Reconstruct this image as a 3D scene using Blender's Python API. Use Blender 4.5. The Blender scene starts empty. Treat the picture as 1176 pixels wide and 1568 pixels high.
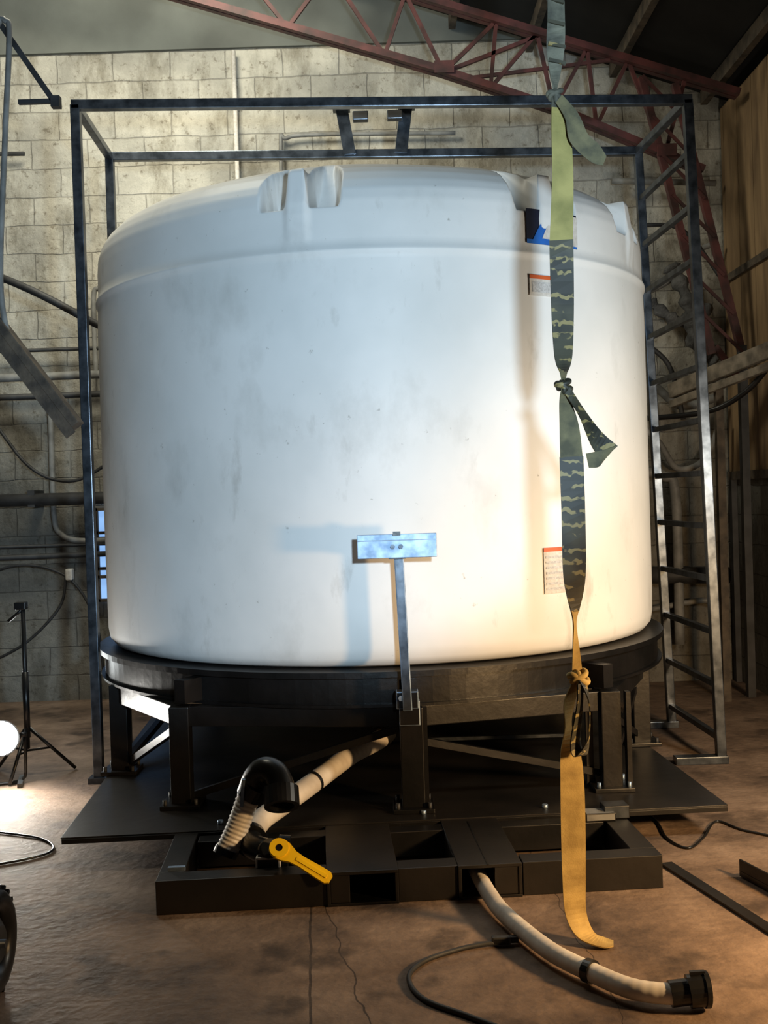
import bpy, bmesh, math, random
from mathutils import Vector, Matrix
random.seed(4)
V=Vector
bpy.context.scene.view_settings.view_transform='Standard'
# ---------------------------------------------------------------- materials
def new_mat(name):
    m=bpy.data.materials.new(name); m.use_nodes=True
    nt=m.node_tree; b=nt.nodes['Principled BSDF']
    return m,nt,b
def mat(name,c1,c2=None,rough=.5,metal=0,scale=8,bump=0.0,bscale=None,detail=6,lo=.35,hi=.65,spec=.5):
    m,nt,b=new_mat(name); c2=c2 or tuple(x*.7 for x in c1)
    tc=nt.nodes.new('ShaderNodeTexCoord')
    n=nt.nodes.new('ShaderNodeTexNoise'); n.inputs['Scale'].default_value=scale; n.inputs['Detail'].default_value=detail
    nt.links.new(tc.outputs['Object'],n.inputs['Vector'])
    r=nt.nodes.new('ShaderNodeValToRGB'); r.color_ramp.elements[0].position=lo; r.color_ramp.elements[1].position=hi
    r.color_ramp.elements[0].color=(*c2,1); r.color_ramp.elements[1].color=(*c1,1)
    nt.links.new(n.outputs['Fac'],r.inputs['Fac']); nt.links.new(r.outputs['Color'],b.inputs['Base Color'])
    b.inputs['Roughness'].default_value=rough; b.inputs['Metallic'].default_value=metal
    b.inputs['Specular IOR Level'].default_value=spec
    if bump:
        n2=nt.nodes.new('ShaderNodeTexNoise'); n2.inputs['Scale'].default_value=bscale or scale*4; n2.inputs['Detail'].default_value=6
        nt.links.new(tc.outputs['Object'],n2.inputs['Vector'])
        bp=nt.nodes.new('ShaderNodeBump'); bp.inputs['Strength'].default_value=bump; bp.inputs['Distance'].default_value=.01
        nt.links.new(n2.outputs['Fac'],bp.inputs['Height']); nt.links.new(bp.outputs['Normal'],b.inputs['Normal'])
    return m
def emit(name,c,s):
    m,nt,b=new_mat(name); b.inputs['Base Color'].default_value=(*c,1)
    b.inputs['Emission Color'].default_value=(*c,1); b.inputs['Emission Strength'].default_value=s
    return m

M_black=mat('black_paint',(.010,.009,.009),(.004,.004,.004),rough=.36,scale=5,bump=.15)
M_blackd=mat('black_dusty',(.016,.013,.011),(.005,.0045,.004),rough=.42,scale=3,bump=.2)
M_steel=mat('mill_steel',(.13,.15,.18),(.04,.048,.06),rough=.33,metal=.75,scale=14)
M_galv=mat('galvanised',(.36,.46,.6),(.16,.23,.33),rough=.5,metal=.8,scale=20)
M_red=mat('red_oxide_steel',(.11,.032,.03),(.035,.014,.013),rough=.6,scale=8)
M_pipe=mat('grey_pipe',(.26,.26,.25),(.13,.13,.125),rough=.6,scale=9)
M_dpipe=mat('dark_pipe',(.04,.04,.042),(.015,.015,.015),rough=.6,scale=9)
M_wood=mat('weathered_wood',(.26,.22,.17),(.1,.085,.065),rough=.8,scale=12,bump=.4)
M_dwood=mat('dark_plank',(.11,.085,.06),(.04,.032,.025),rough=.75,scale=12,bump=.4)
M_hose=mat('white_hose',(.85,.79,.70),(.60,.53,.45),rough=.5,scale=7)
M_rub=mat('black_rubber',(.012,.012,.013),(.006,.006,.006),rough=.32,scale=10)
M_yel=mat('yellow_lever',(1.0,.66,.01),(.95,.58,.01),rough=.4,scale=10)
M_syel=mat('strap_yellow',(.60,.43,.15),(.34,.23,.075),rough=.85,scale=12,bump=.12,bscale=220)
M_sgrn=mat('strap_olive',(.15,.13,.065),(.065,.06,.034),rough=.8,scale=20,bump=.12,bscale=220)
M_sgry=mat('strap_grey',(.17,.165,.12),(.045,.045,.035),rough=.8,scale=14,bump=.12,bscale=220)
M_ygrn=mat('strap_yellow_green',(.36,.30,.10),(.19,.17,.05),rough=.8,scale=10,bump=.12,bscale=220)
M_ceil=mat('dark_roof',(.012,.011,.011),(.005,.005,.005),rough=.9,scale=3)
M_white=mat('white_label',(.68,.66,.62),(.55,.52,.48),rough=.6,scale=60)
M_navy=mat('navy_label',(.01,.015,.04),rough=.5)
M_blue=mat('blue_label',(.02,.16,.6),(.02,.12,.45),rough=.5)
M_orange=mat('orange_label',(.7,.13,.03),rough=.5)
M_text=mat('printed_text',(.4,.4,.4),(.6,.6,.6),rough=.6,scale=120)
M_insul=mat('grey_insulation',(.12,.12,.12),(.04,.04,.04),rough=.9,scale=14,bump=.8)

def strap_pattern():
    m,nt,b=new_mat('strap_taped'); L=nt.links; N=nt.nodes
    tc=N.new('ShaderNodeTexCoord')
    w=N.new('ShaderNodeTexWave'); w.wave_type='BANDS'; w.bands_direction='Z'; w.inputs['Scale'].default_value=8
    w.inputs['Distortion'].default_value=3; w.inputs['Detail'].default_value=1; w.inputs['Detail Scale'].default_value=5
    L.new(tc.outputs['Object'],w.inputs['Vector'])
    r=N.new('ShaderNodeValToRGB'); r.color_ramp.elements[0].position=.74; r.color_ramp.elements[0].color=(0,0,0,1)
    r.color_ramp.elements[1].position=.82; r.color_ramp.elements[1].color=(1,1,1,1)
    L.new(w.outputs['Fac'],r.inputs['Fac'])
    n=N.new('ShaderNodeTexNoise'); n.inputs['Scale'].default_value=24; n.inputs['Detail'].default_value=2; L.new(tc.outputs['Object'],n.inputs['Vector'])
    r2=N.new('ShaderNodeValToRGB'); r2.color_ramp.elements[0].position=.46; r2.color_ramp.elements[1].position=.51
    L.new(n.outputs['Fac'],r2.inputs['Fac'])
    mu=N.new('ShaderNodeMath'); mu.operation='MULTIPLY'; L.new(r.outputs['Color'],mu.inputs[0]); L.new(r2.outputs['Color'],mu.inputs[1])
    n3=N.new('ShaderNodeTexNoise'); n3.inputs['Scale'].default_value=9; L.new(tc.outputs['Object'],n3.inputs['Vector'])
    r3=N.new('ShaderNodeValToRGB'); r3.color_ramp.elements[0].position=.45; r3.color_ramp.elements[1].position=.6
    r3.color_ramp.elements[0].color=(.018,.017,.011,1); r3.color_ramp.elements[1].color=(.045,.042,.024,1); L.new(n3.outputs['Fac'],r3.inputs['Fac'])
    mx=N.new('ShaderNodeMixRGB'); mx.inputs['Color2'].default_value=(.23,.18,.07,1)
    L.new(mu.outputs[0],mx.inputs['Fac']); L.new(r3.outputs['Color'],mx.inputs['Color1']); L.new(mx.outputs[0],b.inputs['Base Color'])
    b.inputs['Roughness'].default_value=.6
    return m
M_sdark=strap_pattern()

def tank_mat():
    m,nt,b=new_mat('white_polyethylene'); L=nt.links; N=nt.nodes
    tc=N.new('ShaderNodeTexCoord')
    n=N.new('ShaderNodeTexNoise'); n.inputs['Scale'].default_value=1.6; n.inputs['Detail'].default_value=6
    L.new(tc.outputs['Object'],n.inputs['Vector'])
    r=N.new('ShaderNodeValToRGB'); r.color_ramp.elements[0].position=.3; r.color_ramp.elements[1].position=.6
    r.color_ramp.elements[0].color=(.70,.71,.70,1); r.color_ramp.elements[1].color=(.82,.82,.81,1)
    L.new(n.outputs['Fac'],r.inputs['Fac'])
    def layer(prev,scl,lo,hi,amt,col,sc=(1,1,1)):
        mp=N.new('ShaderNodeMapping'); mp.inputs['Scale'].default_value=sc; mp.inputs['Location'].default_value=(lo*7,scl,hi*3); L.new(tc.outputs['Object'],mp.inputs['Vector'])
        q=N.new('ShaderNodeTexNoise'); q.inputs['Scale'].default_value=scl; q.inputs['Detail'].default_value=9; q.inputs['Roughness'].default_value=.62; L.new(mp.outputs[0],q.inputs['Vector'])
        rr=N.new('ShaderNodeValToRGB'); rr.color_ramp.elements[0].position=lo; rr.color_ramp.elements[1].position=hi
        rr.color_ramp.elements[0].color=(0,0,0,1); rr.color_ramp.elements[1].color=(amt,amt,amt,1); L.new(q.outputs['Fac'],rr.inputs['Fac'])
        mx=N.new('ShaderNodeMixRGB'); mx.inputs['Color2'].default_value=(*col,1); L.new(rr.outputs['Color'],mx.inputs['Fac']); L.new(prev,mx.inputs['Color1'])
        return mx.outputs[0]
    c=layer(r.outputs['Color'],2.2,.55,.75,.36,(.38,.37,.34),(1.5,1.5,.9))
    c=layer(c,5,.61,.72,.42,(.30,.28,.24),(1,1,.4))
    c=layer(c,26,.68,.74,.6,(.2,.18,.15))
    L.new(c,b.inputs['Base Color'])
    b.inputs['Roughness'].default_value=.5; b.inputs['Specular IOR Level'].default_value=.3
    n3=N.new('ShaderNodeTexNoise'); n3.inputs['Scale'].default_value=2.2; n3.inputs['Detail'].default_value=3; L.new(tc.outputs['Object'],n3.inputs['Vector'])
    bp=N.new('ShaderNodeBump'); bp.inputs['Strength'].default_value=.2; bp.inputs['Distance'].default_value=.05
    L.new(n3.outputs['Fac'],bp.inputs['Height']); L.new(bp.outputs['Normal'],b.inputs['Normal'])
    return m
M_tank=tank_mat()

def block_mat(name,swap=False,dark=1.0):
    m,nt,b=new_mat(name); L=nt.links; N=nt.nodes
    tc=N.new('ShaderNodeTexCoord'); sp=N.new('ShaderNodeSeparateXYZ'); L.new(tc.outputs['Object'],sp.inputs[0])
    nz=N.new('ShaderNodeTexNoise'); nz.inputs['Scale'].default_value=4; nz.inputs['Detail'].default_value=4; L.new(tc.outputs['Object'],nz.inputs['Vector'])
    cb=N.new('ShaderNodeCombineXYZ'); L.new(sp.outputs['Y' if swap else 'X'],cb.inputs['X']); L.new(sp.outputs['Z'],cb.inputs['Y'])
    ad=N.new('ShaderNodeVectorMath'); ad.operation='MULTIPLY_ADD'; ad.inputs[1].default_value=(.04,.04,0)
    L.new(nz.outputs['Color'],ad.inputs[0]); L.new(cb.outputs[0],ad.inputs[2])
    br=N.new('ShaderNodeTexBrick'); br.inputs['Scale'].default_value=1; br.inputs['Brick Width'].default_value=.41
    br.inputs['Row Height'].default_value=.205; br.inputs['Mortar Size'].default_value=.006; br.inputs['Mortar Smooth'].default_value=.7
    br.inputs['Color1'].default_value=(.62,.59,.51,1); br.inputs['Color2'].default_value=(.52,.50,.44,1); br.inputs['Mortar'].default_value=(.40,.38,.33,1)
    L.new(ad.outputs[0],br.inputs['Vector'])
    def nmul(prev,scl,lo,hi,c0,sc=(1,1,1)):
        mp=N.new('ShaderNodeMapping'); mp.inputs['Scale'].default_value=sc; mp.inputs['Location'].default_value=(scl,lo*9,hi*3); L.new(tc.outputs['Object'],mp.inputs['Vector'])
        q=N.new('ShaderNodeTexNoise'); q.inputs['Scale'].default_value=scl; q.inputs['Detail'].default_value=10; q.inputs['Roughness'].default_value=.7; L.new(mp.outputs[0],q.inputs['Vector'])
        rr=N.new('ShaderNodeValToRGB'); rr.color_ramp.elements[0].position=lo; rr.color_ramp.elements[1].position=hi
        rr.color_ramp.elements[0].color=(*c0,1); rr.color_ramp.elements[1].color=(1,1,1,1); L.new(q.outputs['Fac'],rr.inputs['Fac'])
        mu=N.new('ShaderNodeMixRGB'); mu.blend_type='MULTIPLY'; mu.inputs['Fac'].default_value=1
        L.new(prev,mu.inputs['Color1']); L.new(rr.outputs['Color'],mu.inputs['Color2']); return mu.outputs[0]
    c=nmul(br.outputs['Color'],1.1,.38,.6,(.55,.55,.55))
    c=nmul(c,4,.38,.52,(.6,.58,.54),(1,1,.4))
    c=nmul(c,20,.34,.44,(.55,.52,.48))
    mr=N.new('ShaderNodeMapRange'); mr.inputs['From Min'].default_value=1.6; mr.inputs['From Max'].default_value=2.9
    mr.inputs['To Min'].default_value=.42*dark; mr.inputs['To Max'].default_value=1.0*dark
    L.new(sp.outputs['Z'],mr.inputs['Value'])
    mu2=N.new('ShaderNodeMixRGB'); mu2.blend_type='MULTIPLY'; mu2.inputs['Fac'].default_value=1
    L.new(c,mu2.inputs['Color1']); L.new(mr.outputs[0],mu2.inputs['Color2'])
    L.new(mu2.outputs[0],b.inputs['Base Color']); b.inputs['Roughness'].default_value=.9
    n3=N.new('ShaderNodeTexNoise'); n3.inputs['Scale'].default_value=9; n3.inputs['Detail'].default_value=9; n3.inputs['Roughness'].default_value=.65
    L.new(tc.outputs['Object'],n3.inputs['Vector'])
    mm=N.new('ShaderNodeMath'); mm.operation='MULTIPLY_ADD'; mm.inputs[1].default_value=-.5
    L.new(br.outputs['Fac'],mm.inputs[0]); L.new(n3.outputs['Fac'],mm.inputs[2])
    bp=N.new('ShaderNodeBump'); bp.inputs['Strength'].default_value=.6; bp.inputs['Distance'].default_value=.04
    L.new(mm.outputs[0],bp.inputs['Height']); L.new(bp.outputs['Normal'],b.inputs['Normal'])
    return m
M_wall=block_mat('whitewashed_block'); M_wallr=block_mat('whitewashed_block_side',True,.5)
M_conc=mat('smooth_render',(.15,.16,.145),(.10,.105,.095),rough=.9,scale=2,bump=.3)

def floor_mat():
    m,nt,b=new_mat('stained_concrete'); L=nt.links; N=nt.nodes
    tc=N.new('ShaderNodeTexCoord')
    n=N.new('ShaderNodeTexNoise'); n.inputs['Scale'].default_value=2.2; n.inputs['Detail'].default_value=12; n.inputs['Roughness'].default_value=.7
    L.new(tc.outputs['Object'],n.inputs['Vector'])
    r=N.new('ShaderNodeValToRGB'); e=r.color_ramp.elements; e[0].position=.32; e[0].color=(.075,.052,.040,1); e[1].position=.68; e[1].color=(.33,.235,.17,1)
    x=e.new(.49); x.color=(.19,.13,.092,1)
    L.new(n.outputs['Fac'],r.inputs['Fac'])
    n4=N.new('ShaderNodeTexNoise'); n4.inputs['Scale'].default_value=4; n4.inputs['Detail'].default_value=7; L.new(tc.outputs['Object'],n4.inputs['Vector'])
    r4=N.new('ShaderNodeValToRGB'); r4.color_ramp.elements[0].position=.56; r4.color_ramp.elements[1].position=.66
    L.new(n4.outputs['Fac'],r4.inputs['Fac'])
    sp=N.new('ShaderNodeSeparateXYZ'); L.new(tc.outputs['Object'],sp.inputs[0])
    nw=N.new('ShaderNodeTexNoise'); nw.inputs['Scale'].default_value=6; L.new(tc.outputs['Object'],nw.inputs['Vector'])
    def math_(op,a,bv,c=None):
        k=N.new('ShaderNodeMath'); k.operation=op
        for i,v in enumerate((a,bv,c)):
            if v is None: continue
            if isinstance(v,(int,float)): k.inputs[i].default_value=v
            else: L.new(v,k.inputs[i])
        return k.outputs[0]
    wob=math_('MULTIPLY_ADD',nw.outputs['Fac'],.03,-.015)
    def line(slope,off,w,wobk):
        v=math_('MULTIPLY_ADD',sp.outputs['Y'],slope,off)
        d=math_('SUBTRACT',sp.outputs['X'],v)
        d=math_('MULTIPLY_ADD',wob,wobk,d)
        d=math_('ABSOLUTE',d,0)
        return math_('LESS_THAN',d,w)
    l1=line(-.066,-.048,.004,.6); l2=line(-.183,.448,.0025,2.0); l3=line(-.05,.75,.0015,2.5)
    f=math_('MAXIMUM',l1,l2); f=math_('MAXIMUM',f,l3); f=math_('MULTIPLY',f,.75)
    f2=math_('MULTIPLY',r4.outputs['Color'],.6); f=math_('MAXIMUM',f,f2)
    mx=N.new('ShaderNodeMixRGB'); mx.inputs['Color2'].default_value=(.02,.014,.011,1)
    L.new(f,mx.inputs['Fac']); L.new(r.outputs['Color'],mx.inputs['Color1']); L.new(mx.outputs[0],b.inputs['Base Color'])
    b.inputs['Roughness'].default_value=.7; b.inputs['Specular IOR Level'].default_value=.3
    n3=N.new('ShaderNodeTexNoise'); n3.inputs['Scale'].default_value=30; n3.inputs['Detail'].default_value=8; L.new(tc.outputs['Object'],n3.inputs['Vector'])
    bp=N.new('ShaderNodeBump'); bp.inputs['Strength'].default_value=.5; bp.inputs['Distance'].default_value=.01
    L.new(n3.outputs['Fac'],bp.inputs['Height']); L.new(bp.outputs['Normal'],b.inputs['Normal'])
    return m
M_floor=floor_mat()

def ply_mat():
    m,nt,b=new_mat('plywood'); L=nt.links; N=nt.nodes
    tc=N.new('ShaderNodeTexCoord'); mp=N.new('ShaderNodeMapping'); mp.inputs['Scale'].default_value=(3,3,.6); L.new(tc.outputs['Object'],mp.inputs['Vector'])
    n=N.new('ShaderNodeTexNoise'); n.inputs['Scale'].default_value=2.2; n.inputs['Detail'].default_value=8; n.inputs['Distortion'].default_value=.8
    L.new(mp.outputs[0],n.inputs['Vector'])
    r=N.new('ShaderNodeValToRGB'); r.color_ramp.elements[0].position=.32; r.color_ramp.elements[1].position=.68
    r.color_ramp.elements[0].color=(.13,.08,.04,1); r.color_ramp.elements[1].color=(.34,.225,.115,1)
    L.new(n.outputs['Fac'],r.inputs['Fac']); L.new(r.outputs['Color'],b.inputs['Base Color']); b.inputs['Roughness'].default_value=.8
    return m
M_ply=ply_mat()

# ---------------------------------------------------------------- builder
class B:
    def __init__(s,name): s.name=name; s.bm=bmesh.new(); s.mats=[]
    def mi(s,m):
        if m not in s.mats: s.mats.append(m)
        return s.mats.index(m)
    def face(s,vs,m,smooth=False):
        try: f=s.bm.faces.new(vs)
        except ValueError: return
        f.material_index=s.mi(m); f.smooth=smooth
    def box(s,c,size,m,rz=0,bev=0,mat3=None):
        R=mat3 or Matrix.Rotation(rz,3,'Z'); c=V(c); h=V(size)/2
        v=[s.bm.verts.new(c+R@V((h.x*a,h.y*b_,h.z*d))) for a in(-1,1) for b_ in(-1,1) for d in(-1,1)]
        fs=[]
        for q in((0,1,3,2),(4,6,7,5),(0,4,5,1),(2,3,7,6),(0,2,6,4),(1,5,7,3)):
            f=s.bm.faces.new([v[i] for i in q]); f.material_index=s.mi(m); fs.append(f)
        if bev:
            es=list({e for f in fs for e in f.edges})
            bmesh.ops.bevel(s.bm,geom=es,offset=bev,segments=2,affect='EDGES',profile=.6)
    def beam(s,p0,p1,w,h,m,up=(0,0,1),bev=0):
        p0=V(p0);p1=V(p1); d=(p1-p0); L=d.length; d.normalize(); up=V(up)
        if abs(d.dot(up))>.97: up=V((0,1,0))
        sd=d.cross(up).normalized(); u=sd.cross(d)
        R=Matrix((d,sd,u)).transposed()
        s.box((p0+p1)/2,(L,w,h),m,mat3=R,bev=bev)
    def tube(s,pts,r,m,seg=16,sub=8,rib=0,ribn=0,cap=True,raw=False):
        pts=[V(p) for p in pts]
        if len(pts)==2 or raw: P=pts
        else:
            P=[]
            for i in range(len(pts)-1):
                a=pts[max(i-1,0)];b_=pts[i];c=pts[i+1];d=pts[min(i+2,len(pts)-1)]
                for k in range(sub):
                    t=k/sub; P.append(.5*((2*b_)+(c-a)*t+(2*a-5*b_+4*c-d)*t*t+(3*b_-a-3*c+d)*t**3))
            P.append(pts[-1])
        if rib:
            Ls=[0]
            for i in range(1,len(P)): Ls.append(Ls[-1]+(P[i]-P[i-1]).length)
            n=int(Ls[-1]/rib*6); Q=[]; rr=[]; j=0
            for k in range(n+1):
                t=Ls[-1]*k/n
                while j<len(P)-2 and Ls[j+1]<t: j+=1
                f=(t-Ls[j])/max(1e-6,Ls[j+1]-Ls[j]); Q.append(P[j].lerp(P[j+1],f)); rr.append(r*(1+ribn*math.sin(2*math.pi*t/rib)))
            P=Q
        else: rr=[r]*len(P) if not isinstance(r,(list,tuple)) else list(r)
        n0=None; rings=[]
        for i,p in enumerate(P):
            t=(P[min(i+1,len(P)-1)]-P[max(i-1,0)]).normalized()
            if n0 is None:
                n0=t.cross(V((0,0,1))); 
                if n0.length<.1: n0=t.cross(V((0,1,0)))
                n0.normalize()
            n0=(n0-t*n0.dot(t)).normalized(); b2=t.cross(n0)
            rings.append([s.bm.verts.new(p+(n0*math.cos(a)+b2*math.sin(a))*rr[i]) for a in [2*math.pi*k/seg for k in range(seg)]])
        for i in range(len(rings)-1):
            for k in range(seg):
                s.face([rings[i][k],rings[i][(k+1)%seg],rings[i+1][(k+1)%seg],rings[i+1][k]],m,True)
        if cap:
            s.face(rings[0][::-1],m); s.face(rings[-1],m)
    def cyl(s,p0,p1,r,m,seg=20): s.tube([p0,p1],r,m,seg=seg)
    def pipe_open(s,p0,p1,ro,ri,m,seg=24):
        p0=V(p0);p1=V(p1);t=(p1-p0).normalized(); n=t.cross(V((0,0,1)))
        if n.length<.1:n=t.cross(V((0,1,0)))
        n.normalize(); b2=t.cross(n); rs=[]
        for p,r in((p0,ri),(p0,ro),(p1,ro),(p1,ri)):
            rs.append([s.bm.verts.new(p+(n*math.cos(a)+b2*math.sin(a))*r) for a in [2*math.pi*k/seg for k in range(seg)]])
        for i in range(4):
            for k in range(seg):
                s.face([rs[i][k],rs[i][(k+1)%seg],rs[(i+1)%4][(k+1)%seg],rs[(i+1)%4][k]],m)
    def lathe(s,prof,c,m,seg=96,closed=False,smooth=False,ax='Z'):
        c=V(c); rs=[]
        for r,z in prof:
            rs.append([s.bm.verts.new(c+(V((r*math.cos(a),r*math.sin(a),z)) if ax=='Z' else V((z,r*math.cos(a),r*math.sin(a))))) for a in [2*math.pi*k/seg for k in range(seg)]])
        n=len(prof)
        for i in range(n if closed else n-1):
            for k in range(seg):
                s.face([rs[i][k],rs[i][(k+1)%seg],rs[(i+1)%n][(k+1)%seg],rs[(i+1)%n][k]],m,smooth)
    def ribbon(s,samples,m,th=.004,sub=6):
        C=[(V(a),V(b_)) for a,b_ in samples]; P=[]
        def cr(a,b_,c,d,t): return .5*((2*b_)+(c-a)*t+(2*a-5*b_+4*c-d)*t*t+(3*b_-a-3*c+d)*t**3)
        for i in range(len(C)-1):
            a=C[max(i-1,0)];b_=C[i];c=C[i+1];d=C[min(i+2,len(C)-1)]
            for k in range(sub):
                t=k/sub; P.append((cr(a[0],b_[0],c[0],d[0],t),cr(a[1],b_[1],c[1],d[1],t)))
        P.append(C[-1]); rows=[]
        for i,(p,w) in enumerate(P):
            t=(P[min(i+1,len(P)-1)][0]-P[max(i-1,0)][0]).normalized()
            n=t.cross(w); n=n.normalized()*th/2 if n.length>1e-6 else V((0,th/2,0))
            rows.append([s.bm.verts.new(p+w+n),s.bm.verts.new(p-w+n),s.bm.verts.new(p-w-n),s.bm.verts.new(p+w-n)])
        for i in range(len(rows)-1):
            for k in range(4): s.face([rows[i][k],rows[i][(k+1)%4],rows[i+1][(k+1)%4],rows[i+1][k]],m,False)
        s.face(rows[0],m); s.face(rows[-1][::-1],m)
    def done(s,parent=None):
        bmesh.ops.recalc_face_normals(s.bm,faces=s.bm.faces)
        me=bpy.data.meshes.new(s.name); s.bm.to_mesh(me); s.bm.free()
        for m in s.mats: me.materials.append(m)
        o=bpy.data.objects.new(s.name,me); bpy.context.scene.collection.objects.link(o)
        if parent: o.parent=parent
        return o

# ---------------------------------------------------------------- room
b=B('floor'); b.box((-.9,3.0,-.05),(7.4,10.4,.1),M_floor); b.done()
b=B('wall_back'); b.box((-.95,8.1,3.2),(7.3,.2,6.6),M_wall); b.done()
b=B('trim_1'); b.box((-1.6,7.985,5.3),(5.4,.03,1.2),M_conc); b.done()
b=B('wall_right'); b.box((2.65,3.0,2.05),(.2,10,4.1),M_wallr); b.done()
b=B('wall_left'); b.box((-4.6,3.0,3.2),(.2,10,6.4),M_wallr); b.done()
b=B('plywood_cladding')
y=5.2
while y<7.95:
    w=min(.30,7.96-y); b.box((2.533,y+w/2-.003,2.83),(.03,w-.008,2.62),M_ply); y+=w
b.box((2.508,6.6,2.9),(.02,2.7,.05),M_dwood); b.box((2.525,6.6,1.49),(.04,2.7,.06),M_dwood)
for yy in(5.24,6.6,7.92): b.box((2.528,yy,.76),(.04,.06,1.52),M_dpipe)
b.done()
b=B('ceiling')
def cz(x): return 4.95-.333*(x-.377)
v=[]
for yy in(-2.0,8.2):
    for dz in(0,.06):
        for x in(-4.7,2.75): v.append(b.bm.verts.new((x,yy,cz(x)+dz)))
for q in((0,1,3,2),(4,6,7,5),(0,4,5,1),(2,3,7,6),(0,2,6,4),(1,5,7,3)): b.face([v[i] for i in q],M_ceil)
b.done()
b=B('roof_purlins')
for x in(-2.6,-1.4,-.2,.6,1.15,1.75,2.4):
    b.beam((x,-1.8,cz(x)-.055),(x,7.95,cz(x)-.055),.05,.1,M_dwood,bev=.004)
b.done()

b=B('roof_truss'); Y=7.35
def T(x,z,dy=0): return (x,Y+dy,z)
def lc(x): return 4.235-.318*(x-.49) if x<.49 else (4.235-.363*(x-.49) if x<1.22 else 3.97-.45*(x-1.22))
def uc(x): return 4.72-.333*(x-.377)
for dy in(-.03,.03):
    b.beam(T(-4.4,lc(-4.4),dy),T(.49,lc(.49),dy),.045,.045,M_red); b.beam(T(.49,lc(.49),dy),T(1.22,lc(1.22),dy),.045,.045,M_red)
    b.beam(T(1.22,lc(1.22),dy),T(2.2,lc(2.2),dy),.045,.045,M_red)
    b.beam(T(-4.4,uc(-4.4),dy),T(2.45,uc(2.45),dy),.045,.045,M_red)
xs=[-2.2,-1.4,-.54,.1,.49,.8,1.22,1.5,1.95]
us=[-1.9,-1.0,-.25,.25,.85,1.12,1.45,1.72,2.1]
for i in range(len(xs)):
    b.beam(T(xs[i],lc(xs[i])),T(us[i],uc(us[i])),.025,.025,M_red)
    if i: b.beam(T(us[i-1],uc(us[i-1])),T(xs[i],lc(xs[i])),.025,.025,M_red)
b.beam(T(.49,lc(.49)),T(1.15,uc(1.15)),.025,.025,M_red)
b.beam(T(.62,lc(.62)),T(1.6,4.28),.022,.022,M_red)
for x in(.49,1.22,1.95): b.box((x,Y-.06,lc(x)+.015),(.13,.01,.08),M_red)
b.beam(T(1.80,4.15,-.03),T(2.22,2.30,-.03),.045,.05,M_red); b.beam(T(2.02,4.10,-.03),T(2.42,2.30,-.03),.045,.05,M_red)
for i in range(7):
    t=i/7; t2=(i+1)/7; A=V(T(1.80,4.15,-.06)).lerp(V(T(2.22,2.30,-.06)),t); C=V(T(2.02,4.10,-.06)).lerp(V(T(2.42,2.30,-.06)),t2)
    b.beam(A,C,.015,.02,M_red)
b.beam(T(2.42,2.35,-.03),T(2.42,0,-.03),.05,.06,M_dpipe); b.beam(T(2.24,2.35,-.03),T(2.42,2.1,-.03),.04,.04,M_red)
b.done()

b=B('window_1'); M_day=emit('daylight_pane',(.3,.55,1.0),.8)
b.box((-1.83,7.97,1.06),(.5,.02,.66),M_day)
for z in(.73,.90,.96,1.18,1.22,1.39): b.box((-1.83,7.95,z),(.54,.04,.022),M_dwood)
for x in(-2.09,-1.83,-1.57): b.box((x,7.95,1.06),(.03,.04,.68),M_dwood)
b.done()

b=B('wall_pipes')
b.tube([(-.98,7.93,4.66),(-.98,7.93,2.2)],.016,M_white)
for z in(4.3,3.6,3.0): b.box((-.98,7.965,z),(.07,.03,.03),M_pipe)
b.tube([(-.66,7.93,2.9),(-.66,7.93,3.95),(-.62,7.93,4.02),(-.4,7.93,4.04),(.6,7.93,4.02)],.015,M_pipe)
b.tube([(-4.4,7.8,1.48),(1.0,7.8,1.46)],.045,M_dpipe)
for x in(-3.4,-2.5): b.box((x,7.88,1.48),(.05,.22,.12),M_dpipe)
b.tube([(-4.4,7.88,1.05),(-1.9,7.88,1.07)],.02,M_dpipe); b.tube([(-4.4,7.9,1.14),(-1.9,7.9,1.14)],.012,M_dpipe)
b.tube([(-4.4,7.85,2.34),(-1.5,7.85,2.36)],.03,M_pipe); b.tube([(-4.4,7.85,2.2),(-1.5,7.85,2.22)],.022,M_dpipe)
b.tube([(-4.4,7.9,2.55),(-1.5,7.9,2.55)],.014,M_dpipe)
b.tube([(-4.0,7.85,3.55),(-2.35,6.8,2.86),(-1.72,6.8,2.53),(-1.5,6.9,2.45)],.024,M_dpipe)
b.tube([(-2.38,7.9,2.3),(-2.38,7.9,1.94),(-2.38,7.9,1.36),(-2.33,7.9,1.22),(-2.2,7.9,1.17),(-1.9,7.9,1.17)],.02,M_pipe)
b.tube([(-1.95,7.9,3.0),(-2.0,7.9,2.98),(-2.04,7.9,2.9),(-2.04,7.9,2.35)],.018,M_pipe)
b.tube([(-4.4,7.9,4.0),(-2.5,7.9,3.96)],.016,M_dpipe)
b.tube([(1.7,7.85,3.62),(2.44,7.85,3.58)],.022,M_pipe)
b.tube([(1.72,7.8,1.35),(1.85,7.8,1.52),(2.0,7.8,1.5),(2.08,7.8,1.35),(2.08,7.8,.3)],.035,M_pipe)
b.tube([(1.8,7.85,2.1),(1.95,7.85,2.15),(2.15,7.85,2.0),(2.4,7.85,2.05)],.03,M_pipe)
b.tube([(1.75,7.85,2.75),(2.1,7.85,2.9),(2.3,7.85,3.1),(2.44,7.85,3.15)],.02,M_pipe)
b.tube([(1.8,7.8,2.5),(2.05,7.8,2.3),(2.15,7.8,1.9)],.018,M_dpipe)
b.tube([(1.8,7.8,.8),(2.44,7.8,.78)],.06,M_dpipe)
b.tube([(1.9,7.85,.55),(2.3,7.85,.6),(2.44,7.85,.5)],.02,M_pipe)
b.tube([(1.9,7.85,3.3),(2.2,7.85,3.25),(2.44,7.8,2.9)],.014,M_dpipe)
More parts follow.
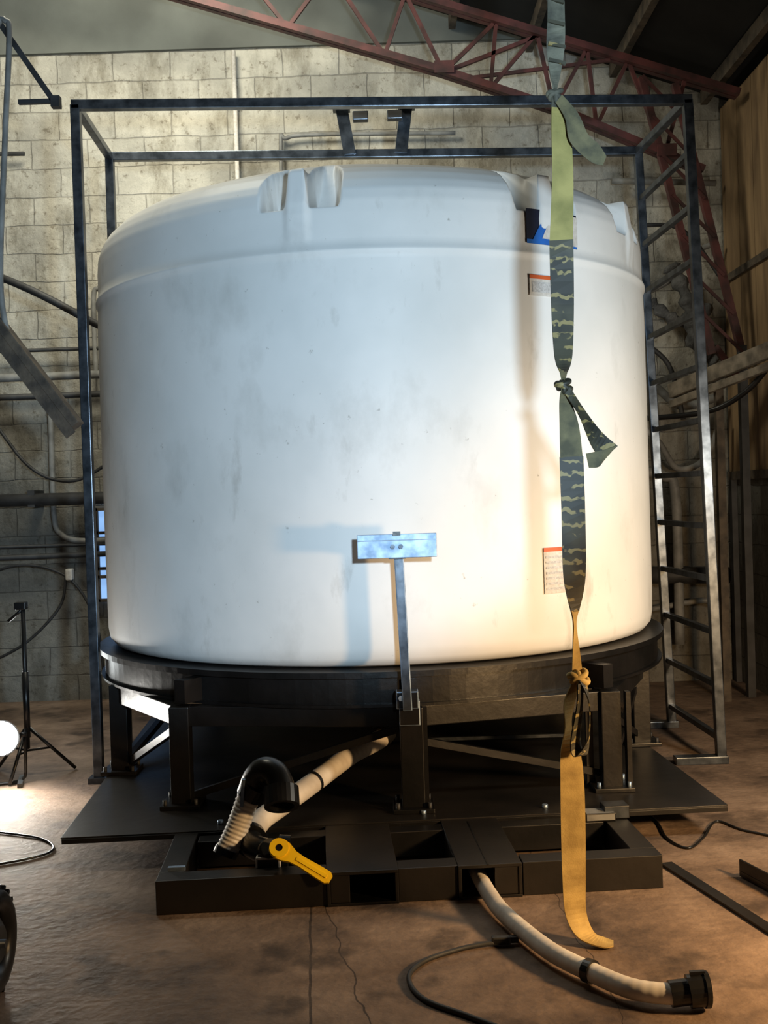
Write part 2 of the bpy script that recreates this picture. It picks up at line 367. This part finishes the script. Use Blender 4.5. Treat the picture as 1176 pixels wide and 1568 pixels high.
b.tube([(1.75,7.8,1.95),(1.95,7.75,1.75),(2.1,7.8,1.55),(2.3,7.8,1.62),(2.42,7.8,1.9)],.022,M_pipe)
b.tube([(2.1,7.84,3.0),(2.2,7.8,2.75),(2.25,7.82,2.45),(2.4,7.82,2.3)],[.05+.02*math.sin(k*1.7) for k in range(25)],M_insul)
b.tube([(1.95,7.86,2.75),(2.15,7.82,2.6),(2.38,7.84,2.7)],[.04+.015*math.sin(k*2.3) for k in range(17)],M_insul)
b.tube([(-3.2,7.9,.75),(-2.7,7.86,1.0),(-2.3,7.86,.92),(-2.1,7.86,.6),(-2.05,7.86,.2)],.010,M_dpipe)
b.tube([(-2.3,7.86,.92),(-2.35,7.86,.7),(-2.6,7.86,.45),(-2.9,7.86,.3)],.010,M_dpipe)
b.tube([(-3.4,7.86,2.9),(-2.8,7.8,2.1),(-2.5,7.8,1.7),(-2.2,7.8,1.6),(-1.9,7.8,1.75)],.012,M_dpipe)
b.box((-2.27,7.86,.93),(.05,.06,.08),M_white,bev=.01)
b.done()
b=B('black_power_cable'); b.tube([(2.48,6.5,2.35),(2.42,6.8,2.16),(2.3,6.95,2.0),(2.1,7.1,1.90),(1.7,7.3,1.88)],.018,M_rub); b.done()
b=B('timber_rail'); b.beam((2.0,7.55,2.08),(2.46,6.6,2.27),.05,.10,M_wood,bev=.006); b.beam((2.0,7.56,1.99),(2.46,6.62,2.17),.04,.05,M_wood,bev=.004)
b.beam((2.22,7.2,0),(2.22,7.2,2.1),.05,.05,M_dwood); b.done()

# ---------------------------------------------------------------- ladder frame (gantry)
b=B('steel_ladder_frame'); w=.048
FLt=V((-1.503,5.6,3.456));FLb=V((-1.503,5.6,0)); FRt=V((1.608,5.6,3.385));FRb=V((1.69,5.6,0))
RLt=V((-1.547,6.47,3.465));RLb=V((-1.56,6.47,0)); RRt=V((1.559,6.47,3.40));RRb=V((1.665,6.47,0))
for a,c in((FLt,FLb),(FRt,FRb),(RLt,RLb),(RRt,RRb)): b.beam(a,c,w,w,M_steel,up=(0,1,0),bev=.004)
o=V((.02,0,0))
b.beam(FLt-o,FRt+o,w,w,M_steel,bev=.004); b.beam(RLt-o,RRt+o,w,w,M_steel,bev=.004)
b.beam(FLt,RLt,.04,.04,M_steel,bev=.004); b.beam(FRt,RRt,.04,.04,M_steel,bev=.004)
for i in range(12):
    z=3.12-.272*i
    if z<.1: break
    def at(t,bo): k=(t.z-z)/(t.z-bo.z); return t.lerp(bo,k)
    b.beam(at(FRt,FRb),at(RRt,RRb),.032,.03,M_steel,bev=.003)
b.beam((1.45,5.6,.02),(1.72,5.6,.02),.07,.04,M_steel,bev=.004); b.beam((1.5,6.47,.02),(1.7,6.47,.02),.07,.04,M_steel,bev=.004)
b.beam((-1.55,5.6,.015),(-1.42,5.6,.015),.09,.03,M_steel)
for x in(-.155,.185):
    s_=1 if x>0 else -1
    b.beam((x-.02*s_,6.44,3.43),(x+.02*s_,6.44,3.70),.07,.012,M_steel,up=(0,1,0)); b.beam((x-.02*s_+.03,6.46,3.43),(x+.02*s_+.03,6.46,3.70),.012,.05,M_steel,up=(0,1,0))
    b.box((x+.02-.07*s_,6.4,3.63),(.09,.06,.05),M_dpipe,bev=.005); b.box((x+.02*s_,6.44,3.69),(.1,.07,.02),M_steel)
b.done()

# ---------------------------------------------------------------- tank
TC=V((-.036,6.0,0))
prof0=[(0,.70),(1.30,.70),(1.38,.702),(1.425,.715),(1.45,.745),(1.458,.79),(1.458,1.2),(1.458,1.8),(1.458,2.3),(1.456,2.41),(1.458,2.43),(1.466,2.442),(1.466,2.452),(1.456,2.462),(1.452,2.50),(1.452,2.60),(1.447,2.66),(1.432,2.71),(1.405,2.752),(1.36,2.795),(1.30,2.832),(1.2,2.872),(1.0,2.935),(.8,2.982),(.6,3.02),(.3,3.058),(.14,3.066),(0.001,3.07)]
prof=[prof0[0]]
for i in range(len(prof0)-1):
    r0,z0=prof0[i]; r1,z1=prof0[i+1]; d=math.hypot(r1-r0,z1-z0)
    n=max(1,int(d/(.011 if z0>=2.55 and r0>.99 else .12)))
    for k in range(1,n+1): prof.append((r0+(r1-r0)*k/n,z0+(z1-z0)*k/n))
def ss(a,b_,x):
    t=max(0,min(1,(x-a)/(b_-a))); return t*t*(3-2*t)
lugs=[-11.6,33,61,100,145,190,235]
def deform(r,z,ph):
    for L in lugs:
        d=(ph-L+180)%360-180
        if abs(d)>11: continue
        if r>.95 and z>2.6:
            for c0,hw in((-4.3,2.3),(4.6,2.7)):
                shrink=1-ss(1.08,1.40,r)
                cc=c0*(1-.25*shrink) ; hh=hw*(1-.55*shrink)
                m=1-ss(hh-.25,hh+.25,abs(d-cc))
                floorz=2.628+(1.46-r)*.2 if r>1.30 else 2.66+(1.30-r)*1.25
                if z>floorz: z=z+(floorz-z)*m
            m=1-ss(1.3,1.8,abs(d))
            if 1.15<r<1.44:
                tgt=2.80
                if z<tgt: z=z+(tgt-z)*m*ss(2.64,2.70,z)
        if 2.47<z<2.75 and r>1.38:
            r+=.014*(1-ss(1.2,2.6,abs(d)))*ss(2.47,2.6,z)
    if r<1.3 and z>2.6:
        z+=.003*math.cos(math.radians((ph+11.8)*8))*ss(.3,.9,r)*(1-ss(1.1,1.3,r))
    if .8<z<2.4: r+=.003*math.sin(math.radians(ph*5+z*60))
    return r*.993,z
b=B('polyethylene_water_tank'); SEG=1080; rings=[]
phs=[360*k/SEG for k in range(SEG)]
for r,z in prof:
    ring=[]
    for p in phs:
        rr,zz=deform(r,z,p if p<180 else p-360); a=math.radians(p)
        ring.append(b.bm.verts.new((TC.x+rr*math.sin(a),TC.y-rr*math.cos(a),zz)))
    rings.append(ring)
for i in range(1,len(rings)-1):
    for k in range(SEG): b.face([rings[i][k],rings[i][(k+1)%SEG],rings[i+1][(k+1)%SEG],rings[i+1][k]],M_tank,True)
b.face(rings[1],M_tank)
b.lathe([(0.001,3.125),(.24,3.12),(.27,3.10),(.27,3.02)],(TC.x,TC.y+.15,0),M_tank,seg=48,smooth=True)
def patch(p0,p1,z0,z1,m,off=.004,n=10,taper=None):
    R=1.452+off; vs=[]
    for k in range(n+1):
        t=k/n; a=math.radians(p0+(p1-p0)*t)
        zt=z1 if taper is None else z0+(z1-z0)*(1-abs(2*t-1)**1.3)
        vs.append((b.bm.verts.new((TC.x+R*math.sin(a),TC.y-R*math.cos(a),z0)),b.bm.verts.new((TC.x+R*math.sin(a),TC.y-R*math.cos(a),max(zt,z0+.001)))))
    for k in range(n): b.face([vs[k][0],vs[k+1][0],vs[k+1][1],vs[k][1]],m)
patch(28.3,40,2.49,2.64,M_navy,off=-.004); patch(28.3,40,2.49,2.508,M_blue,off=-.002)
patch(29.5,36.5,2.505,2.625,M_blue,off=-.001,taper=1); patch(31.5,34.6,2.515,2.58,M_white,off=.001,taper=1)
patch(36,40,2.5,2.63,M_white,off=0)
patch(28.5,33.6,2.265,2.355,M_white,off=.0); patch(28.5,33.6,2.338,2.355,M_orange,off=.002)
patch(29,33,2.28,2.325,M_text,off=.002)
patch(29.8,35,.975,1.175,M_white,off=.0); patch(29.8,35,1.157,1.175,M_orange,off=.002)
for i in range(7): patch(30.2,34.5,.99+.023*i,1.0+.023*i,M_text,off=.002)
b.done()

# ---------------------------------------------------------------- stand
b=B('tank_stand')
b.lathe([(0.001,.672),(1.5,.672),(1.5,.697),(0.001,.697)],TC,M_black,seg=128)
b.lathe([(1.40,.555),(1.47,.555),(1.47,.672),(1.455,.672),(1.455,.57),(1.40,.57)],TC,M_black,seg=128,closed=True)
b.lathe([(1.40,.548),(1.49,.548),(1.49,.56),(1.40,.56)],TC,M_black,seg=128,closed=True)
legs={'A':(-.9,4.68),'B':(.085,4.52),'C':(.95,4.74),'D':(-1.31,5.3),'E':(1.27,5.55),'F':(-1.1,6.9),'G':(0,7.35),'H':(1.05,6.9)}
for k,(x,y) in legs.items():
    wd=.095 if k=='B' else .085
    b.box((x,y,.335),(wd,wd,.43),M_black,bev=.004)
    b.box((x,y,.133),(.17,.17,.018),M_black,bev=.003)
    for dx in(-.065,.065):
        for dy in(-.065,.065): b.cyl((x+dx,y+dy,.13),(x+dx,y+dy,.165),.009,M_galv if k in 'C' else M_dpipe,seg=6)
b.box((.135,4.49,.335),(.03,.03,.43),M_black); b.box((1.02,4.70,.335),(.02,.05,.43),M_black); b.box((.87,4.8,.335),(.03,.03,.43),M_blackd)
order='DABCEHGFD'
for i in range(len(order)-1):
    p=legs[order[i]];q=legs[order[i+1]]
    b.beam((p[0],p[1]+.03,.505),(q[0],q[1]+.03,.505),.07,.085,M_black,bev=.004)
for k in legs:
    p=legs[k]; b.beam((p[0],p[1],.61),(TC.x,TC.y,.61),.06,.1,M_black)
br=[('A',.14,'B',.46),('A',.46,'D',.14),('B',.40,'C',.17),('C',.44,'E',.15),('C',.15,'E',.44),('D',.15,'F',.45),('H',.45,'E',.15)]
for p,z0,q,z1 in br:
    P=legs[p];Q=legs[q]
    b.beam((P[0],P[1]+.06,z0),(Q[0],Q[1]+.06,z1),.03,.03,M_black)
b.beam((.12,5.5,.19),(.9,5.5,.19),.02,.016,M_steel); b.beam((.0,6.6,.25),(1.0,6.6,.3),.04,.04,M_black)
b.beam((.3,4.9,.47),(.15,5.6,.47),.05,.06,M_black); b.beam((-.4,4.85,.46),(-.5,6.2,.46),.06,.06,M_black)
b.box((-.2,5.3,.46),(.5,.5,.16),M_black,bev=.01)
b.cyl((-.06,4.95,.42),(-.06,4.95,.56),.05,M_rub)
b.done()

b=B('tee_bracket')
b.box((.047,4.335,1.222),(.315,.012,.095),M_galv,bev=.002)
b.box((.047,4.327,1.245),(.315,.006,.003),M_steel)
b.beam((.052,4.385,1.23),(.070,4.385,.56),.038,.05,M_steel,up=(0,1,0),bev=.004)
b.box((.047,4.36,1.20),(.07,.04,.06),M_steel,bev=.003)
b.box((.047,4.33,1.272),(.03,.02,.015),M_black)
b.cyl((.03,4.315,1.22),(.03,4.34,1.22),.010,M_steel,seg=6); b.cyl((.062,4.315,1.22),(.062,4.34,1.22),.010,M_steel,seg=6)
b.box((.07,4.41,.60),(.09,.07,.07),M_black,bev=.004); b.cyl((.045,4.365,.61),(.045,4.39,.61),.012,M_galv,seg=6)
b.box((.078,4.44,.54),(.085,.06,.1),M_black,bev=.004)
b.done()

# ---------------------------------------------------------------- base skid (yawed 3.5 deg)
O=V((.06,3.81,0)); YA=math.radians(3.5); RB=Matrix.Rotation(YA,3,'Z')
def Lp(u,v,z=0): return O+RB@V((u,v,z))
b=B('base_skid')
def lb(u0,u1,v0,v1,z0,z1,m,bev=.003): b.box(Lp((u0+u1)/2,(v0+v1)/2,(z0+z1)/2),(u1-u0,v1-v0,z1-z0),m,rz=YA,bev=bev)
lb(-.89,-.30,0,.09,0,.118,M_blackd); lb(-.05,.16,0,.09,0,.118,M_blackd); lb(.39,.89,0,.09,0,.118,M_blackd)
for u0,u1 in((-.30,-.05),(.16,.385)):
    lb(u0,u1,-.01,3.2,.108,.12,M_blackd,.002); lb(u0,u1,-.01,3.2,0,.01,M_black,.002)
    lb(u0,u0+.012,-.01,3.2,.01,.108,M_blackd,.002); lb(u1-.012,u1,-.01,3.2,.01,.108,M_blackd,.002)
lb(-.288,-.22,-.005,.03,.01,.108,M_blackd); lb(.29,.373,-.005,.03,.01,.108,M_blackd)
lb(.262,.268,-.012,.5,.118,.122,M_black,0)
lb(-.89,-.80,.09,3.2,0,.118,M_blackd); lb(.80,.89,.09,3.2,0,.118,M_blackd)
lb(-.79,.79,.42,.50,.02,.117,M_black); lb(-.79,.79,1.6,1.7,.02,.117,M_black); lb(-1.3,1.3,3.1,3.2,.02,.117,M_black)
lb(-.86,-.80,.1,.12,.1,.13,M_galv,0)
lb(-1.335,1.335,.54,3.25,.118,.124,M_blackd,.001)
lb(.0,1.33,.53,.56,.1,.119,M_black,.001); lb(-1.33,0,.53,.56,.1,.119,M_black,.001)
lb(.72,.84,.42,.5,.118,.15,M_pipe,.005); lb(.80,.90,.44,.52,.12,.17,M_steel,.003)
for u in(-.72,.1,.6): b.cyl(Lp(u,.62,.12),Lp(u,.62,.14),.012,M_galv,seg=6)
b.done()

# ---------------------------------------------------------------- discharge hose, valve
b=B('discharge_hose_assembly')
b.tube([(-.02,4.98,.42),(-.035,4.9,.345),(-.17,4.75,.305),(-.325,4.5,.25),(-.441,4.3,.215),(-.508,4.2,.19),(-.54,4.12,.155)],.042,M_hose,rib=.03,ribn=.012)
b.pipe_open((-.320,4.510,.2525),(-.328,4.498,.2495),.045,.036,M_rub)
b.pipe_open((-.05,4.88,.34),(-.02,4.93,.36),.05,.036,M_rub)
b.tube([(-.505,4.06,.395),(-.54,4.04,.31),(-.575,4.02,.22),(-.612,4.0,.145)],.042,M_hose,rib=.016,ribn=.035)
b.pipe_open((-.612,4.0,.147),(-.622,3.995,.125),.046,.036,M_rub)
b.tube([(-.53,4.05,.33),(-.505,4.04,.39),(-.47,4.02,.425),(-.43,4.0,.415),(-.405,3.97,.37),(-.405,3.95,.345)],.05,M_rub,sub=8)
b.pipe_open((-.405,3.965,.37),(-.40,3.925,.315),.064,.045,M_rub)
b.pipe_open((-.50,4.04,.37),(-.525,4.05,.325),.058,.04,M_rub)
b.beam((-.545,4.0,.40),(-.555,4.0,.30),.012,.02,M_galv)
b.tube([(-.54,4.12,.16),(-.52,4.0,.155),(-.46,3.93,.155),(-.40,3.93,.15)],.045,M_rub)
b.pipe_open((-.54,4.08,.16),(-.53,4.04,.158),.06,.04,M_rub); b.pipe_open((-.42,3.93,.152),(-.38,3.93,.148),.06,.035,M_rub)
b.cyl((-.47,3.93,.15),(-.44,3.87,.185),.035,M_rub); b.box((-.45,3.9,.13),(.09,.08,.05),M_rub,bev=.008)
b.done()
b=B('yellow_valve_lever')
d=V((.175,-.05,-.095)); c0=V((-.405,3.82,.198)); dn=d.normalized(); nrm=V((.25,-.8,.5)).normalized(); sd=dn.cross(nrm).normalized(); nrm=sd.cross(dn)
def outline(t,w): return c0+d*t+sd*w
pts=[(0.0,.036),(.12,.034),(.28,.022),(.45,.019),(.8,.022),(.97,.022),(1.03,.013)]
ringp=[outline(t,wd) for t,wd in pts]+[outline(t,-wd) for t,wd in reversed(pts)]+[outline(-.13,-.024),outline(-.18,0),outline(-.13,.024)]
fv=[b.bm.verts.new(p+nrm*.007) for p in ringp]; bv=[b.bm.verts.new(p-nrm*.007) for p in ringp]
b.face(fv,M_yel); b.face(bv[::-1],M_yel)
for i in range(len(fv)): b.face([fv[i],fv[(i+1)%len(fv)],bv[(i+1)%len(fv)],bv[i]],M_yel)
b.pipe_open(c0-nrm*.012,c0+nrm*.012,.034,.013,M_yel); b.cyl(c0-nrm*.06,c0+nrm*.0085,.014,M_rub,seg=12)
b.beam(outline(.35,0)+nrm*.008,outline(.95,0)+nrm*.008,.012,.004,M_yel,up=nrm)
b.done()

b=B('suction_hose')
b.tube([(.285,4.15,.05),(.295,3.96,.05),(.318,3.75,.045),(.356,3.56,.04),(.452,3.28,.04),(.549,3.12,.04),(.641,3.0,.042),(.735,2.955,.045),(.77,2.955,.046)],.028,M_hose,rib=.028,ribn=.01)
b.pipe_open((.54,3.13,.041),(.556,3.112,.041),.034,.026,M_rub)
b.pipe_open((.735,2.955,.045),(.79,2.955,.05),.035,.026,M_rub); b.pipe_open((.785,2.955,.05),(.83,2.953,.055),.044,.033,M_rub)
b.pipe_open((.825,2.953,.055),(.838,2.953,.055),.048,.033,M_rub)
b.beam((.79,2.955,.10),(.83,2.953,.102),.012,.01,M_rub)
b.done()

b=B('extension_cord')
b.tube([(.30,3.41,.012),(.25,3.40,.01),(.183,3.375,.008),(.079,3.30,.008),(.03,3.19,.008),(.069,3.05,.008),(.188,2.94,.008),(.32,2.82,.008)],.0075,M_dpipe)
b.box((.325,3.415,.018),(.06,.025,.026),M_rub,bev=.006); b.box((.365,3.42,.018),(.03,.02,.02),M_rub,bev=.004)
b.cyl((.38,3.422,.022),(.395,3.424,.022),.003,M_galv,seg=6)
b.done()
b=B('extension_cord'); b.tube([(1.0,5.1,.006),(1.11,4.69,.006),(1.10,4.4,.006),(1.15,4.27,.006),(1.25,4.4,.006),(1.363,4.6,.006),(1.45,4.45,.006),(1.7,4.3,.006),(2.3,4.4,.006)],.005,M_rub); b.done()
b=B('extension_cord'); b.tube([(-3.5,5.9,.006),(-2.6,5.7,.006),(-2.2,5.0,.006),(-1.8,4.8,.006),(-1.5,4.65,.006),(-1.42,4.45,.006),(-1.7,4.3,.006),(-2.2,4.3,.006)],.005,M_rub); b.done()
b=B('flat_steel_bar'); b.beam((1.02,4.10,.006),(1.34,2.85,.006),.045,.01,M_blackd); b.done()
b=B('angle_iron'); b.beam((1.27,3.95,.02),(1.42,3.45,.02),.05,.01,M_black); b.beam((1.25,3.95,.035),(1.40,3.45,.035),.008,.06,M_black); b.done()

# ---------------------------------------------------------------- strap
b=B('lifting_strap'); Ys=3.42
def S(x,z,w,a=0,dy=0): 
    a=math.radians(a); return ((x,Ys+dy,z),(w*math.cos(a),w*math.sin(a),0))
b.ribbon([S(.59,4.765,.034),S(.588,4.2,.034,20),S(.583,3.4,.030,25),S(.583,2.954,.029,20),S(.578,2.8,.028,-10),S(.573,2.70,.016,25)],M_sgry)
for z in(2.94,2.87,2.80,2.75):
    b.box((.581,Ys-.004,z),(.054,.012,.010),M_sdark,mat3=Matrix.Rotation(.25,3,'Y'))
b.ribbon([S(.573,2.70,.016,25),S(.572,2.66,.013,60),S(.574,2.61,.018,20)],M_sgry)
b.ribbon([S(.576,2.61,.018,20),S(.586,2.55,.030,10),S(.588,2.4,.033),S(.578,2.199,.036,-8)],M_ygrn)
b.ribbon([S(.578,2.20,.037,-8),S(.576,2.0,.036,5),S(.574,1.842,.030,15),S(.573,1.79,.018,40)],M_sdark)
b.ribbon([S(.573,1.795,.018,40),S(.572,1.75,.012,60),S(.576,1.70,.02,20),S(.586,1.62,.030,0),S(.590,1.52,.035,-10)],M_sgrn)
b.ribbon([S(.590,1.525,.037,-10),S(.591,1.35,.037,0),S(.589,1.15,.036,10),S(.587,1.04,.018,40)],M_sdark)
b.ribbon([S(.587,1.045,.018,40),S(.585,1.0,.012,60),S(.587,.92,.012,20),S(.589,.84,.017,0)],M_syel)
b.ribbon([S(.585,.82,.014,20),S(.562,.76,.022,30),S(.555,.68,.02,50),S(.560,.60,.032,10),S(.563,.5,.037,0),S(.562,.35,.038,-5),S(.560,.2,.037,5),((.563,3.42,.09),(.034,.01,.0)),((.59,3.40,.03),(.028,.02,.0)),((.64,3.385,.012),(.012,.035,0)),((.67,3.38,.010),(.004,.02,0))],M_syel)
b.ribbon([((.60,3.40,.83),(.012,.01,0)),((.618,3.39,.76),(.004,.02,0)),((.612,3.38,.66),(.006,.022,0)),((.585,3.375,.60),(.02,.012,.0)),((.57,3.38,.64),(.018,.018,0)),((.588,3.385,.76),(.012,.018,0)),((.592,3.39,.82),(.01,.01,0))],M_sdark)
def knot(x,z,s,m):
    for tilt,off,R in((20,0,1.0),(-35,.006,.85),(70,-.004,.8)):
        pts=[]
        for k in range(13):
            a=2*math.pi*k/12; p=V((math.cos(a)*s*R,math.sin(a)*s*.6,math.sin(2*a)*s*.15)); p=Matrix.Rotation(math.radians(tilt),3,'Y')@p
            pts.append(p+V((x,Ys-.002,z+off)))
        b.tube(pts,s*.33,m,seg=10,sub=4)
knot(.573,2.645,.024,M_sgry); knot(.572,1.745,.024,M_sdark); knot(.592,.832,.030,M_syel)
b.ribbon([((.58,3.40,2.63),(.01,0,.012)),((.615,3.385,2.57),(.020,0,.008)),((.635,3.38,2.50),(.028,.0,.010)),((.68,3.38,2.455),(.014,0,.026)),((.712,3.385,2.43),(.006,0,.014))],M_sgrn)
b.ribbon([((.58,3.40,1.73),(.008,0,.01)),((.62,3.39,1.66),(.01,.012,.01)),((.66,3.38,1.58),(.018,.01,.02)),((.70,3.375,1.53),(.026,0,.022))],M_sdark)
b.ribbon([((.70,3.372,1.53),(.022,0,.024)),((.67,3.366,1.515),(.008,0,.026)),((.63,3.37,1.51),(-.004,0,.022))],M_sgrn)
b.done()

# ---------------------------------------------------------------- work lights
M_lamp=emit('halogen_glow',(1,.97,.9),160)
b=B('tripod_stand'); tx,ty=-1.93,5.8
b.cyl((tx,ty,.14),(tx,ty,.9),.012,M_rub); b.cyl((tx,ty,.2),(tx,ty,.55),.017,M_rub)
for a in(20,150,265):
    a=math.radians(a); e=(tx+.24*math.cos(a),ty+.24*math.sin(a),.01); b.cyl((tx,ty,.26),e,.009,M_rub); b.cyl((tx,ty,.13),(tx+.12*math.cos(a),ty+.12*math.sin(a),.135),.006,M_rub)
b.box((tx-.01,ty,.9),(.06,.05,.04),M_rub,bev=.005); b.cyl((tx-.08,ty,.82),(tx+.02,ty,.9),.008,M_rub)
b.done()
b=B('halogen_work_light')
R=Matrix.Rotation(math.radians(15),3,'Z'); lx,ly,lz=-2.0,5.60,.25
def Q(x,y,z): return V((lx,ly,lz))+R@V((x,y,z))
b.tube([Q(0,.07,0),Q(0,.05,0),Q(0,-.02,0),Q(0,-.045,0)],[.03,.06,.085,.095],M_rub,raw=True,seg=32)
b.tube([Q(0,-.043,0),Q(0,-.055,0),Q(0,-.064,0),Q(0,-.068,0)],[.088,.08,.055,.01],M_lamp,raw=True,seg=32)
b.tube([Q(-.115,0,.0),Q(-.115,0,-.15),Q(-.09,0,-.235),Q(.09,0,-.235),Q(.115,0,-.15),Q(.115,0,.0)],.009,M_rub,sub=3)
for s_ in(-.09,.09): b.beam(Q(s_,-.1,-.238),Q(s_,.1,-.238),.025,.02,M_rub)
for s_ in(-1,1): b.cyl(Q(.09*s_,0,0),Q(.125*s_,0,0),.012,M_rub)
b.done()

# ---------------------------------------------------------------- left rig & wheel
b=B('suspended_rail')
b.beam((-1.40,5.0,1.775),(-2.6,5.0,3.46),.10,.085,M_dwood,bev=.006)
b.beam((-1.40,4.945,1.74),(-2.6,4.945,3.42),.012,.05,M_dwood)
b.tube([(-1.66,4.98,2.12),(-1.705,4.98,2.43),(-1.66,4.98,3.1),(-1.625,4.98,3.56),(-1.65,4.98,3.63),(-1.75,4.98,3.75),(-1.9,4.98,5.6)],.013,M_pipe)
b.beam((-1.95,5.0,4.05),(-1.44,5.0,3.26),.02,.025,M_dpipe); b.beam((-1.60,5.0,3.26),(-1.42,5.0,3.26),.02,.02,M_dpipe); b.box((-1.43,5.0,3.255),(.04,.04,.05),M_dpipe)
b.beam((-1.95,5.0,4.05),(-1.95,5.0,5.65),.03,.03,M_dpipe); b.beam((-2.5,5.0,3.3),(-2.5,5.0,5.85),.03,.03,M_dpipe)
b.done()
b=B('cart_wheel')
cx,cy,cz_=-1.185,3.16,.158; pr=[]
for k in range(17):
    a=2*math.pi*k/16; pr.append((.118+.04*math.cos(a),.04*math.sin(a)))
b.lathe(pr,(cx,cy,cz_),M_rub,seg=48,smooth=True,ax='X')
for k in range(24):
    a=2*math.pi*k/24; b.box((cx,cy+.157*math.cos(a),cz_+.157*math.sin(a)),(.05,.012,.012),M_rub,mat3=Matrix.Rotation(a,3,'X'))
b.lathe([(.001,-.03),(.05,-.035),(.085,-.01),(.085,.01),(.05,.035),(.001,.03)],(cx,cy,cz_),M_dpipe,seg=32,ax='X')
b.cyl((cx-.5,cy,cz_),(cx+.05,cy,cz_),.012,M_steel)
b.done()

# ---------------------------------------------------------------- lights
def look(o,t): o.rotation_euler=(V(t)-o.location).to_track_quat('-Z','Y').to_euler()
def light(name,typ,loc,tgt,power,col,size=.3,**k):
    d=bpy.data.lights.new(name,typ); d.energy=power; d.color=col
    if typ=='AREA': d.size=size
    else: d.shadow_soft_size=size
    for a,v_ in k.items(): setattr(d,a,v_)
    o=bpy.data.objects.new(name,d); bpy.context.scene.collection.objects.link(o); o.location=loc
    if tgt: look(o,tgt)
    return o
light('cool_led_floodlight','SPOT',(.42,.2,1.75),(-.55,4.6,2.4),660,(.62,.83,1.0),.08,spot_size=math.radians(51),spot_blend=.35)
light('warm_halogen_floodlight','SPOT',(2.1,2.5,1.0),(1.45,3.8,.10),300,(1,.62,.28),.12,spot_size=math.radians(118),spot_blend=.9)
light('side_fill','AREA',(2.3,3.9,1.5),(1.1,5.4,1.2),26,(1,.92,.76),.35)  # added fill to brighten the tank's right side, not a known lamp
light('halogen_beam','SPOT',(-2.0,5.48,.36),(-1.9,5.05,.0),26,(1,.92,.75),.05,spot_size=math.radians(115),spot_blend=.6)
light('halogen_wall_spill','POINT',(-2.1,6.3,.5),None,6,(.88,.93,.92),.1)
light('ceiling_floodlight','AREA',(-1.4,5.7,5.1),(-1.6,8,2.9),125,(1,.95,.76),1.2)
w=bpy.data.worlds.new('World'); bpy.context.scene.world=w; w.use_nodes=True
w.node_tree.nodes['Background'].inputs[0].default_value=(.6,.7,.9,1); w.node_tree.nodes['Background'].inputs[1].default_value=.02

# ---------------------------------------------------------------- camera
cd=bpy.data.cameras.new('camera'); cam=bpy.data.objects.new('camera',cd); bpy.context.scene.collection.objects.link(cam)
cd.sensor_fit='HORIZONTAL'; cd.sensor_width=36; cd.lens=36*1677/1176; cd.clip_start=.05
M=Matrix.Translation((0,0,1.42))@Matrix.Rotation(math.radians(90-.82),4,'X')@Matrix.Rotation(math.radians(-1.8),4,'Z')
cam.matrix_world=M
bpy.context.scene.camera=cam
